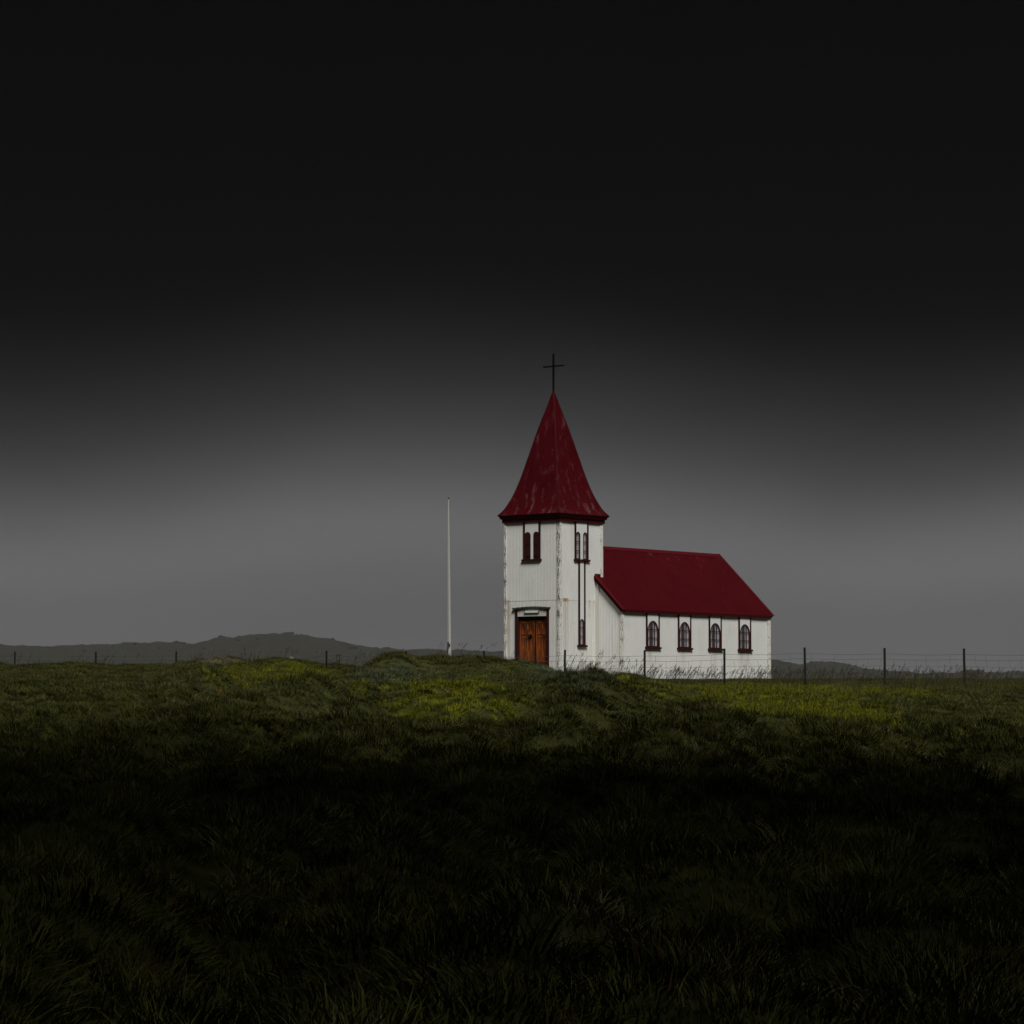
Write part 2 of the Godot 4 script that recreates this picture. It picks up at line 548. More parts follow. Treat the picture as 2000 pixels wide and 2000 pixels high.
func tower_pair(louvred: bool) -> Node3D:
	# sill at y = 0; reaches the cornice
	var w := Node3D.new()
	w.name = "louvre_window" if louvred else "window"
	var up := TOP - 4.88 - 0.01
	strip_box(w, "trim_strip", Vector3(-0.465, 0, 0.0), Vector3(-0.365, up, 0.034), M.trim)
	strip_box(w, "trim_strip", Vector3(0.365, 0, 0.0), Vector3(0.465, up, 0.034), M.trim)
	strip_box(w, "sill", Vector3(-0.52, -0.08, -0.08), Vector3(0.52, -0.002, 0.09), M.trim)
	var half := 0.15 if not louvred else 0.17
	var x := 0.24 if not louvred else 0.235
	var a := arch(half, 0.98, 0.17)
	spandrel(w, -0.363, 0.363, up, [shifted(a, Vector2(-x, 0)), shifted(a, Vector2(x, 0))], -0.02, 0.022, 0.002)
	for s in [-1, 1]:
		if louvred:
			var st := new_st()
			slab(st, shifted(arch(half - 0.002, 0.98, 0.168), Vector2(s * x, 0)), -0.03, 0.012)
			var sh := part("shutter", st, M.trim, w)
			for k in 2:
				var bt := new_st()
				box(bt, Vector3(s * x - half + 0.03, 0.12 + k * 0.5, 0.010), Vector3(s * x + half - 0.03, 0.22 + k * 0.5, 0.030))
				part("batten", bt, M.trim, w)
		else:
			sash(w, s * x, half - 0.002, 0.98, 0.168, [], [0.36, 0.74], 0.035)
			var c := new_st()
			box(c, Vector3(s * x - 0.16, 0.0, -0.075), Vector3(s * x + 0.16, 1.2, -0.06))
			part("blind", c, M.curtain, w)
	return w

func low_window() -> Node3D:
	var w := Node3D.new()
	w.name = "window"
	var up := 4.80 - 1.29 - 0.003
	strip_box(w, "trim_strip", Vector3(-0.235, 0, 0.0), Vector3(-0.135, up, 0.034), M.trim)
	strip_box(w, "trim_strip", Vector3(0.135, 0, 0.0), Vector3(0.235, up, 0.034), M.trim)
	strip_box(w, "sill", Vector3(-0.30, -0.085, -0.08), Vector3(0.30, -0.002, 0.09), M.trim)
	spandrel(w, -0.133, 0.133, up, [arch(0.134, 0.93, 0.16)], -0.02, 0.022, 0.002)
	sash(w, 0.0, 0.133, 0.93, 0.16, [], [0.37, 0.72], 0.03)
	var c := new_st()
	box(c, Vector3(-0.15, 0.0, -0.075), Vector3(0.15, 1.1, -0.06))
	part("blind", c, M.curtain, w)
	return w

func build_church() -> void:
	church = Node3D.new()
	church.name = "church"
	church.position = Vector3(1.956, 3.2, -127.7)
	church.rotation_degrees.y = 50.5
	add_child(church)
	tag(church, "small white corrugated iron church with red spire and red nave roof", "church")
	var X := Vector3(1, 0, 0)
	var Y := Vector3(0, 1, 0)
	var Z := Vector3(0, 0, 1)
	var flat_top := func(_s): return TOP
	# --- tower walls: door face (x = 0, s runs from z = -W to 0), side face (z = 0), back and far side
	var door_hole := [W - 2.21, W - 0.61, -1.0, 2.74]
	var lou := [W - 1.45 - 0.36, W - 1.45 + 0.36, 4.88, 6.2]
	var tA := tex_mat(picture(256, 512, wall_paint(W, TOP, [[0.17, 3.16, 2.4, 0.03, 1.0], [0.24, 3.14, 2.6, 0.02, 0.7], [0.12, 3.14, 2.0, 0.03, 0.6]], 3.14, 0.75, 1)), 0.62)
	var tB := tex_mat(picture(256, 512, wall_paint(W, TOP, [[0.33, 3.19, 2.9, 0.03, 1.0], [0.45, 3.19, 2.8, 0.03, 1.0], [0.58, 3.19, 2.2, 0.025, 0.8], [0.40, 3.19, 0.12, 0.3, 0.9], [2.05, 3.15, 0.7, 0.08, 0.3], [2.3, 3.15, 0.9, 0.05, 0.3]], 3.14, 0.9, 2)), 0.62)
	var tN := tex_mat(picture(1024, 256, wall_paint(NX1 - NX0, NH, [[1.9, 1.15, 0.7, 0.25, 0.25], [4.3, 1.15, 0.8, 0.25, 0.2], [8.6, 1.15, 0.9, 0.3, 0.25], [9.1, 1.15, 0.7, 0.2, 0.25], [6.6, 1.15, 0.8, 0.2, 0.2]], 3.5, 0.3, 3)), 0.62)
	var tG := tex_mat(picture(256, 512, wall_paint(5.7, 5.8, [], 6.0, 0.85, 4)), 0.62)
	for lvl in 2:
		var lo := -0.3 if lvl == 0 else 3.14
		var out := 0.0 if lvl == 0 else 0.008
		var tp := (func(_s): return 3.16) if lvl == 0 else flat_top
		var sa := new_st()
		sheet(sa, Vector3(-out, 0, -W), Z, Y, -X, W, lo, tp, Vector2(W, TOP), 0.080, 0.0026, [door_hole, lou])
		part("tower_wall_sheet", sa, tA, church)
		var sb := new_st()
		sheet(sb, Vector3(0, 0, out), X, Y, Z, W, lo, tp, Vector2(W, TOP), 0.080, 0.0026, [[1.48 - 0.36, 1.48 + 0.36, 4.88, 6.2], [1.50 - 0.13, 1.50 + 0.13, 1.29, 2.5]])
		part("tower_wall_sheet", sb, tB, church)
		var sc := new_st()
		sheet(sc, Vector3(0, 0, -W - out), X, Y, -Z, W, lo, tp, Vector2(W, TOP))
		part("tower_wall_sheet", sc, tB, church)
		var sd := new_st()
		sheet(sd, Vector3(W + out, 0, -W), Z, Y, X, W, maxf(lo, 2.0), tp, Vector2(W, TOP))
		part("tower_wall_sheet", sd, tA, church)
	# inner lining of the tower
	var li := new_st()
	sheet(li, Vector3(0.16, 0, -W + 0.1), Z, Y, -X, W - 0.2, 0, flat_top, Vector2(W, TOP), 1.0, 0.0, [[door_hole[0] - 0.1, door_hole[1] - 0.1, -1.0, 2.5], [lou[0] - 0.1, lou[1] - 0.1, 4.88, 6.2]])
	sheet(li, Vector3(0.16, 0, -0.12), X, Y, Z, W - 0.3, 0, flat_top, Vector2(W, TOP), 1.0, 0.0, [[1.48 - 0.36 - 0.16, 1.48 + 0.36 - 0.16, 4.88, 6.2], [1.5 - 0.2 - 0.16, 1.5 + 0.2 - 0.16, 1.2, 2.6]])
	part("tower_lining", li, M.dark_board, church)
	var fl := new_st()
	box(fl, Vector3(0.15, 0.25, -W + 0.05), Vector3(W - 0.05, 0.4, -0.11))
	part("tower_floor", fl, M.dark_board, church)
	strip_box(church, "tower_floor", Vector3(0.17, 3.3, -W + 0.05), Vector3(W - 0.05, 3.4, -0.13), M.dark_board)
	# --- corner boards with peeling paint
	var heavy := func(t): return 0.10 - 0.10 * smoothstep(3.5, 6.0, t) + 0.08 * smoothstep(2.2, 0.5, t)
	var mid_peel := func(t): return 0.22 - 0.12 * smoothstep(4.0, 3.0, absf(t - 3.8) * 2.5)
	var light_peel := func(_t): return 0.52
	var pf := tex_mat(picture(64, 1024, peel_paint(0.3, TOP, heavy, 1)), 0.8)
	var pl := tex_mat(picture(64, 1024, peel_paint(0.3, TOP, mid_peel, 2)), 0.8)
	var pn := tex_mat(picture(64, 512, peel_paint(0.3, NH, func(_t): return 0.38, 3)), 0.8)
	var pw := tex_mat(picture(64, 512, peel_paint(0.3, TOP, light_peel, 4)), 0.8)
	corner_board(Vector3(0, -0.2, 0), -X, Z, 0.085, 0.09, TOP + 0.2, pf)
	corner_board(Vector3(0, -0.2, -W), -X, -Z, 0.07, 0.12, TOP + 0.2, pl)
	corner_board(Vector3(W, -0.2, 0), X, Z, 0.12, 0.10, TOP + 0.2, pw)
	corner_board(Vector3(W, -0.2, -W), X, -Z, 0.12, 0.12, TOP + 0.2, pw)
	# dark gap lines beside the boards are real grooves between sheet and board
	# --- cornice and spire
	var cx := Vector3(W / 2, 0, -W / 2)
	for e in [[1.55, 6.44, 6.62], [1.615, 6.60, 6.71], [1.665, 6.69, 6.765]]:
		var st := new_st()
		box(st, cx + Vector3(-e[0], e[1], -e[0]), cx + Vector3(e[0], e[2], e[0]))
		part("cornice", st, M.red_dark, church)
	var prof := [[1.70, 6.755], [1.52, 6.97], [1.36, 7.28], [1.18, 7.73], [0.98, 8.40], [0.79, 9.16], [0.62, 9.85], [0.462, 10.48], [0.28, 11.12], [0.125, 11.69], [0.03, 12.05]]
	var fine := []
	for i in prof.size() - 1:
		for k in 4:
			var t := k / 4.0
			var p0: Array = prof[maxi(i - 1, 0)]
			var p1: Array = prof[i]
			var p2: Array = prof[i + 1]
			var p3: Array = prof[mini(i + 2, prof.size() - 1)]
			fine.append([cubic_interpolate(p1[0], p2[0], p0[0], p3[0], t), cubic_interpolate(p1[1], p2[1], p0[1], p3[1], t)])
	fine.append(prof[-1])
	var chips := func(s, t, big): return 0.64 - 0.14 * smoothstep(2.6, 0.2, t) - 0.16 * big
	for f in 4:
		var st := new_st()
		var rot := Basis(Vector3.UP, f * PI / 2)
		for i in fine.size() - 1:
			var a: Array = fine[i]
			var b: Array = fine[i + 1]
			var q := [Vector3(-a[0], a[1], a[0]), Vector3(a[0], a[1], a[0]), Vector3(b[0], b[1], b[0]), Vector3(-b[0], b[1], b[0])]
			var uv := []
			for p in q:
				uv.append(Vector2(0.5 + p.x / 3.5, 1.0 - (p.y - 6.7) / 5.4))
			quad(st, cx + rot * q[0], cx + rot * q[1], cx + rot * q[2], cx + rot * q[3], uv[0], uv[1], uv[2], uv[3])
		part("spire_face", st, tex_mat(picture(256, 512, red_paint(3.5, 5.4, chips, f + 1)), 0.75, 0.12), church)
		var hp := new_st()
		for i in range(0, fine.size() - 2, 2):
			var a: Array = fine[i]
			var b: Array = fine[i + 2] if i + 2 < fine.size() else fine[-1]
			var pa := cx + rot * Vector3(a[0], a[1], a[0])
			var pb := cx + rot * Vector3(b[0], b[1], b[0])
			var tang: Vector3 = (rot * Vector3(1, 0, -1)).normalized()
			bar(hp, pa, pb, tang * 0.045, (pb - pa).cross(tang).normalized() * 0.012)
		part("hip_cap", hp, M.red_dark, church)
	var cap := new_st()
	lathe(cap, [[0.085, -0.22], [0.07, -0.1], [0.04, 0.08], [0.022, 0.2]], 12)
	var co := part("spire_cap", cap, mat(lin(0.07, 0.02, 0.022), 0.5), church)
	co.position = cx + Vector3(0, 11.95, 0)
	var cr := group_node("cross", church)
	cr.position = cx + Vector3(0, 12.05, 0)
	strip_box(cr, "cross_upright", Vector3(-0.032, 0, -0.032), Vector3(0.032, 1.62, 0.032), M.iron)
	strip_box(cr, "cross_arm", Vector3(-0.028, 1.05, -0.54), Vector3(0.028, 1.112, 0.57), M.iron)
	# --- windows
	var up_l := tower_pair(true)
	church.add_child(up_l, true)
	up_l.position = Vector3(-0.014, 4.88, -1.43)
	up_l.rotation_degrees.y = -90
	up_l.set_meta("label", "pair of dark red arched shutters above the door")
	var up_r := tower_pair(false)
	church.add_child(up_r, true)
	up_r.position = Vector3(1.48, 4.88, 0.014)
	up_r.set_meta("label", "pair of narrow arched windows high in the tower")
	var lw := low_window()
	church.add_child(lw, true)
	lw.position = Vector3(1.50, 1.29, 0.013)
	lw.set_meta("label", "single narrow arched window low in the tower")
	# --- door
	build_door()
	# --- nave walls
	var holes := []
	var lin_holes := []
	var wx := [4.585, 6.855, 9.105, 11.335]
	for c in wx:
		holes.append([c - NX0 - 0.383, c - NX0 + 0.383, 1.24, 2.5])
		lin_holes.append([c - NX0 - 0.42 - 0.12, c - NX0 + 0.42 - 0.12, 1.2, 2.55])
	var L := NX1 - NX0
	var sn := new_st()
	sheet(sn, Vector3(NX0, 0, NZ0), X, Y, Z, L, -0.1, func(_s): return NH, Vector2(L, NH), 0.080, 0.0026, holes)
	part("nave_wall_sheet", sn, tN, church)
	var ln := new_st()
	sheet(ln, Vector3(NX0 + 0.12, 0, NZ0 - 0.18), X, Y, Z, L - 0.24, 0.0, func(_s): return NH, Vector2(L, NH), 1.0, 0.0, lin_holes)
	sheet(ln, Vector3(NX0 + 0.12, 0, 2 * NZC - NZ0 + 0.18), X, Y, -Z, L - 0.24, 0.0, func(_s): return NH, Vector2(L, NH), 1.0, 0.0, [])
	box(ln, Vector3(NX0 + 0.1, 0.25, 2 * NZC - NZ0 + 0.15), Vector3(NX1 - 0.1, 0.38, NZ0 - 0.15))
	part("nave_lining", ln, M.dark_board, church)
	var sf := new_st()
	sheet(sf, Vector3(NX0, 0, 2 * NZC - NZ0), X, Y, -Z, L, -0.1, func(_s): return NH, Vector2(L, NH))
	part("nave_wall_sheet", sf, tN, church)
	var nw := 2.0 * (NZ0 - NZC)
	var gable_top := func(s): return NH - 0.05 + PITCH_T * (nw / 2 - absf(s - nw / 2))
	var sg := new_st()
	sheet(sg, Vector3(NX0, 0, NZ0 - nw), Z, Y, -X, nw, -0.2, gable_top, Vector2(nw, 5.8), 0.080, 0.006, [[nw / 2 - 1.35, nw / 2 + 1.35, -1.0, 9.0]])
	part("gable_sheet", sg, tG, church)
	var sg2 := new_st()
	sheet(sg2, Vector3(NX1, 0, NZ0 - nw), Z, Y, X, nw, -0.2, gable_top, Vector2(nw, 5.8))
	part("gable_sheet", sg2, tG, church)
	corner_board(Vector3(NX0, -0.2, NZ0), -X, Z, 0.10, 0.04, NH + 0.15, pn)
	corner_board(Vector3(NX1, -0.2, NZ0), X, Z, 0.10, 0.15, NH + 0.15, pw)
	corner_board(Vector3(NX0, -0.2, NZ0 - nw), -X, -Z, 0.10, 0.10, NH + 0.15, pw)
	corner_board(Vector3(NX1, -0.2, NZ0 - nw), X, -Z, 0.10, 0.10, NH + 0.15, pw)
	# board in the angle between tower and gable
	strip_box(church, "angle_board", Vector3(NX0 - 0.045, -0.2, 0.016), Vector3(NX0 - 0.016, 4.02, 0.17), M.white_dirty)
	var plinth := new_st()
	box(plinth, Vector3(NX0 + 0.03, -0.6, NZ0 - nw + 0.03), Vector3(NX1 - 0.03, -0.02, NZ0 - 0.03))
	box(plinth, Vector3(0.03, -0.6, -W + 0.03), Vector3(NX0 + 0.02, -0.1, -0.03))
	part("plinth", plinth, M.plinth, church)
	var proto := nave_window()
	for i in 4:
		var w: Node3D = proto if i == 0 else proto.duplicate()
		w.name = "window"
		church.add_child(w, true)
		w.position = Vector3(wx[i], 1.24, NZ0 + 0.013)
	# --- nave roof
	var over := 0.13
	var rx0 := NX0 - 0.12
	var rx1 := NX1 + 0.07
	var rh := NH + 0.1 + PITCH_T * (NZ0 - NZC)
	var run := NZ0 - NZC + over
	var slope_len := run * sqrt(1.0 + PITCH_T * PITCH_T)
	var roof_chips := func(s, t, big): return 0.92 - 0.34 * smoothstep(2.6, 4.2, t) * smoothstep(3.0, 6.5, s) - 0.14 * big
	var tR := tex_mat(picture(1024, 384, red_paint(rx1 - rx0, slope_len, roof_chips, 7)), 0.8, 0.12)
	for sgn in [1.0, -1.0]:
		var down := Vector3(0, -PITCH_T, sgn).normalized()
		var nrm := Vector3(0, sgn * sgn, sgn * PITCH_T).normalized()
		var eave: Vector3 = Vector3(rx0, rh, NZC) + down * slope_len
		var r := new_st()
		# cut round the tower: the sheet beside the tower starts below its wall
		var cut := [[0.0, W - rx0, (slope_len - (W / 2) * sqrt(1.0 + PITCH_T * PITCH_T) - 0.02), slope_len + 1.0]]
		sheet(r, eave, X, -down, nrm, rx1 - rx0, 0.0, func(_s): return slope_len, Vector2(rx1 - rx0, slope_len), 0.080, 0.012, cut)
		part("roof_sheet", r, tR, church)
		var under := new_st()
		sheet(under, eave - nrm * 0.05 + X * 0.05, X, -down, -nrm, rx1 - rx0 - 0.1, 0.05, func(_s): return slope_len - 0.04, Vector2(rx1 - rx0, slope_len), 1.0, 0.0, cut)
		part("roof_boarding", under, M.dark_board, church)
		# barge boards along both gables
		var topz := W / 2 + 0.02
		for e in [[rx0, topz], [rx1, 0.0]]:
			var q := new_st()
			var a := Vector3(e[0], rh - PITCH_T * e[1], NZC + sgn * e[1]) - nrm * 0.055
			var b := Vector3(e[0], rh - PITCH_T * run, NZC + sgn * run) - nrm * 0.055
			bar(q, a, b, X * 0.05, nrm * 0.15)
			part("barge_board", q, M.red_dark, church)
			var q2 := new_st()
			bar(q2, a + nrm * 0.088, b + nrm * 0.088 + down * 0.02, X * 0.17, nrm * 0.028)
			part("verge_flashing", q2, M.red_edge, church)
		var fa := new_st()
		var fe := Vector3(0, rh - PITCH_T * run - 0.045, NZC + sgn * (run - 0.025))
		bar(fa, fe + X * (rx0 + 0.03), fe + X * (rx1 - 0.03), Y * 0.11, Z * 0.03)
		part("fascia", fa, M.red_dark, church)
		var so := new_st()
		bar(so, Vector3(rx0 + 0.03, fe.y - 0.02, NZC + sgn * (run - 0.12)), Vector3(rx1 - 0.03, fe.y - 0.02, NZC + sgn * (run - 0.12)), Y * 0.02, Z * 0.15)
		part("soffit", so, M.red_dark, church)
		var rc := new_st()
		bar(rc, Vector3(W + 0.01, rh + 0.02, NZC) + down * 0.10, Vector3(rx1 + 0.02, rh + 0.02, NZC) + down * 0.10, down * 0.22, nrm * 0.015)
		part("ridge_cap", rc, M.red_edge, church)
		# flashing where the roof meets the tower side
		var fz: float = NZC + sgn * (W / 2 + 0.03)
		var fl2 := new_st()
		bar(fl2, Vector3(rx0, rh - PITCH_T * (W / 2 + 0.03) + 0.06, fz), Vector3(W + 0.03, rh - PITCH_T * (W / 2 + 0.03) + 0.06, fz), Y * 0.13, Z * 0.02)
		part("flashing", fl2, M.red_edge, church)

func corner_board(p: Vector3, nx: Vector3, nz: Vector3, wa: float, wb: float, h: float, m: Material) -> void:
	# two boards meeting at a corner: one on the face with normal nx (width wa along -nz), one on the face with normal nz (width wb along -nx)
	var th := 0.03
	for k in 2:
		var n := nx if k == 0 else nz
		var along := -nz if k == 0 else -nx
		var wd := wa if k == 0 else wb
		var other := nz if k == 0 else nx
		var st := new_st()
		var a := p + n * (0.012 + th / 2) - along * (0.012 + (th if k == 0 else -0.001))
		var b := a + along * (wd + 0.012 + th)
		var o := n * th / 2
		var up := Vector3(0, h, 0)
		var u0 := 0.5 * k
		var u1 := 0.5 * k + 0.5
		var pts := [a + o, b + o]
		if (pts[1] - pts[0]).cross(up).dot(n) < 0:
			pts = [b + o, a + o]
		quad(st, pts[0], pts[1], pts[1] + up, pts[0] + up, Vector2(u0, 1), Vector2(u1, 1), Vector2(u1, 0), Vector2(u0, 0))
		for e in [[a, -along], [b, along]]:
			var c0: Vector3 = e[0] - o
			var c1: Vector3 = e[0] + o
			if (c1 - c0).cross(up).dot(e[1]) < 0:
				var x := c0; c0 = c1; c1 = x
			quad(st, c0, c1, c1 + up, c0 + up, Vector2(u0, 1), Vector2(u0 + 0.08, 1), Vector2(u0 + 0.08, 0), Vector2(u0, 0))
		quad(st, a + o + up, b + o + up, b - o + up, a - o + up)
		part("corner_board", st, m, church)

func build_door() -> void:
	var d := group_node("doorway", church)
	d.position = Vector3(-0.014, 0, -1.42)
	d.rotation_degrees.y = -90      # local x runs towards +z of the church, local z points out
	d.set_meta("label", "orange-brown wooden double door under a small board canopy")
	# local x: -0.89 .. 0.89
	strip_box(d, "jamb", Vector3(-0.90, -0.1, -0.17), Vector3(-0.785, 2.76, 0.05), M.trim)
	strip_box(d, "jamb", Vector3(0.795, -0.1, -0.17), Vector3(0.89, 2.76, 0.05), M.trim)
	strip_box(d, "transom_board", Vector3(-0.783, 2.485, -0.02), Vector3(0.793, 2.77, 0.025), M.white_dirty)
	strip_box(d, "door_head", Vector3(-0.783, 2.33, -0.19), Vector3(0.793, 2.482, -0.10), M.trim)
	strip_box(d, "threshold", Vector3(-0.783, 0.28, -0.2), Vector3(0.793, 0.36, 0.05), M.plinth)
	# canopy: thin boards, a little bowed
	var cv := new_st()
	for i in 8:
		var x0 := lerpf(-1.02, 0.97, i / 8.0)
		var x1 := lerpf(-1.02, 0.97, (i + 1) / 8.0) - 0.004
		var lift := 0.05 * sin(PI * (i + 0.5) / 8.0)
		box(cv, Vector3(x0, 2.79 + lift, -0.02), Vector3(x1, 2.845 + lift, 0.11 + 0.01 * (i % 2)))
	part("canopy", cv, tex_mat(picture(64, 64, func(u, v): var n := noise_c.get_noise_2d(u * 60, v * 20); return Color(0.07, 0.062, 0.055) * (1.0 + 0.8 * n)), 0.9), d)
	var lp := new_st()
	box(lp, Vector3(-0.33, 2.63, 0.028), Vector3(0.36, 2.72, 0.09))
	part("lamp_housing", lp, M.white, d)
	strip_box(d, "lamp_end_cap", Vector3(0.362, 2.62, 0.03), Vector3(0.40, 2.73, 0.085), M.plinth)
	strip_box(d, "lamp_end_cap", Vector3(-0.37, 2.62, 0.03), Vector3(-0.332, 2.73, 0.085), M.plinth)
	var woods := []
	for i in 4:
		woods.append(tex_mat(picture(48, 192, wood_paint(i + 3)), 0.42))
	var zf := -0.115
	var k := 0
	for leaf in [[-0.783, 0.085], [0.095, 0.793]]:
		var l := group_node("door_leaf", d)
		var x0: float = leaf[0]
		var x1: float = leaf[1]
		var y0 := 0.37
		var y1 := 2.335
		for q in [[x0, x0 + 0.11, y0, y1], [x1 - 0.11, x1, y0, y1]]:
			var st := new_st(); box(st, Vector3(q[0], q[2], zf - 0.04), Vector3(q[1], q[3], zf)); part("stile", st, woods[k % 4], l); k += 1
		for q in [[y0, y0 + 0.2], [1.60, 1.74], [y1 - 0.12, y1]]:
			var st := new_st(); box(st, Vector3(x0 + 0.112, q[0], zf - 0.04), Vector3(x1 - 0.112, q[1], zf - 0.003)); part("rail", st, woods[(k + 1) % 4], l)
		var n := 3
		for i in n:
			var a := lerpf(x0 + 0.112, x1 - 0.112, i / float(n)) + 0.011
			var b := lerpf(x0 + 0.112, x1 - 0.112, (i + 1) / float(n)) - 0.011
			for q in [[y0 + 0.202, 1.598], [1.742, y1 - 0.122]]:
				var st := new_st(); box(st, Vector3(a, q[0], zf - 0.038), Vector3(b, q[1], zf - 0.02)); part("plank", st, woods[k % 4], l); k += 1
		var bk := new_st(); box(bk, Vector3(x0, y0, zf - 0.06), Vector3(x1, y1, zf - 0.042)); part("backing", bk, M.dark_board, l)
		if leaf[0] < 0:
			var hd := new_st(); box(hd, Vector3(x1 - 0.30, 1.56, zf - 0.002), Vector3(x1 - 0.22, 1.74, zf + 0.012)); box(hd, Vector3(x1 - 0.36, 1.64, zf + 0.013), Vector3(x1 - 0.20, 1.67, zf + 0.05)); part("handle", hd, M.iron, l)
	strip_box(d, "cover_strip", Vector3(0.06, 0.37, zf + 0.002), Vector3(0.12, 2.33, zf + 0.022), M.trim)

# ---------------------------------------------------------------- flagpole, fence, far things
func build_flagpole() -> void:
	var f := group_node("flagpole", self)
	var x := (878.5 - 1000.0) / 6000.0 * 121.0
	f.position = Vector3(x, ground_h(x, 121.0) - 0.05, -121.0)
	f.rotation_degrees.z = 0.42
	tag(f, "tall slim white tapered flagpole standing left of the church", "flagpole")
	var top := CAM_H + (1390.0 - 975.0) / 6000.0 * 121.0 - f.position.y
	var st := new_st()
	lathe(st, [[0.072, 0.0], [0.070, 1.2], [0.062, top * 0.35], [0.050, top * 0.6], [0.034, top * 0.82], [0.018, top]], 16)
	var tx := picture(64, 512, func(u, v):
		var n := noise_b.get_noise_2d(u * 6.0, v * 22.0)
		var k := noise_c.get_noise_2d(u * 20.0, v * 120.0)
		var c := Color(0.36, 0.355, 0.335) * (1.0 + 0.14 * n + 0.08 * k)
		return Color(0.1, 0.09, 0.08) if n + 0.6 * k > 0.62 else c)
	var m := tex_mat(tx, 0.6)
	m.uv1_scale = Vector3(1, 0.15, 1)
	part("pole", st, m, f)
	var fin := new_st()
	lathe(fin, [[0.012, top - 0.01], [0.024, top + 0.01], [0.030, top + 0.035], [0.02, top + 0.06], [0.001, top + 0.07]], 10)
	part("finial", fin, M.iron, f)
	var cl := new_st()
	box(cl, Vector3(-0.03, 1.35, 0.06), Vector3(0.03, 1.42, 0.11))
	wire(cl, [Vector3(-0.05, 1.52, 0.10), Vector3(0.0, 1.39, 0.12), Vector3(-0.04, 1.26, 0.10)], 0.014)
	wire(cl, [Vector3(-0.085, 1.5, 0.05), Vector3(-0.075, 1.38, 0.07), Vector3(-0.085, 1.2, 0.05), Vector3(-0.07, 1.05, 0.06)], 0.012)
	part("cleat", cl, M.iron, f)
	var ha := new_st()
	wire(ha, [Vector3(-0.078, 1.36, 0.05), Vector3(-0.066, top * 0.4, 0.04), Vector3(-0.04, top * 0.75, 0.03), Vector3(-0.012, top, 0.015)], 0.004)
	part("halyard", ha, M.white_dirty, f)

func build_fence() -> void:
	var f := group_node("wire_fence", self)
	tag(f, "low wire netting fence on dark posts in front of the church", "fence")
	var D := 112.0
	# px of each post and the height of its top in px
	var posts := [[-120, 1273], [30, 1273], [188, 1273], [345, 1272.5], [492, 1288], [638, 1271.5], [793, 1272.5], [945, 1271.5], [1103.5, 1269.5], [1259, 1270], [1414.5, 1267], [1571, 1265], [1727, 1266], [1882, 1267], [2040, 1268]]
	var tops := []
	for p in posts:
		D = 112.0 + 28.0 * smooth(960.0, 480.0, p[0])
		var x: float = (p[0] - 1000.0) / 6000.0 * D
		var y: float = CAM_H + (1390.0 - p[1]) / 6000.0 * D
		tops.append(Vector3(x, y, -D))
		var st := new_st()
		var lean := Vector3(rng.randf_range(-0.025, 0.025), 0, 0)
		var foot := minf(ground_h(x, D) - 0.2, y - 1.1)
		bar(st, Vector3(x, foot, -D) + lean, Vector3(x, y, -D), Vector3(0.078, 0, 0), Vector3(0, 0, 0.07))
		part("post", st, M.post, f)
	var drops := [0.21, 0.40, 0.64, 0.90]
	for k in 4:
		var st := new_st()
		var pts := []
		for i in tops.size() - 1:
			for q in 4:
				var t := q / 4.0
				var sag := 0.035 * sin(PI * t) + rng.randf_range(-0.008, 0.008)
				pts.append(tops[i].lerp(tops[i + 1], t) + Vector3(0, -drops[k] - sag, 0.045))
		pts.append(tops[-1] + Vector3(0, -drops[k], 0.045))
		wire(st, pts, 0.0055 if k < 2 else 0.0042)
		part("line_wire", st, M.wire, f)
	var x0: float = tops[0].x
	var x1: float = tops[-1].x
	var x := x0 + 0.2
	while x < x1 - 0.2:
		var i := 0
		while i < tops.size() - 2 and tops[i + 1].x < x: i += 1
		var t: float = (x - tops[i].x) / (tops[i + 1].x - tops[i].x)
		var p: Vector3 = tops[i].lerp(tops[i + 1], t) + Vector3(0, -0.03 * sin(PI * t), 0.052)
		var st := new_st()
		var pts := []
		var first := 1 if rng.randf() < 0.75 else 0
		for k in range(first, 4):
			pts.append(p + Vector3(rng.randf_range(-0.03, 0.03) + 0.035 * k * sin(i * 2.1), -drops[k], 0))
		pts.append(pts[-1] + Vector3(0, -0.2, 0))
		wire(st, pts, 0.0038, 4)
		part("stay_wire", st, M.wire, f)
		x += rng.randf_range(0.36, 0.48)

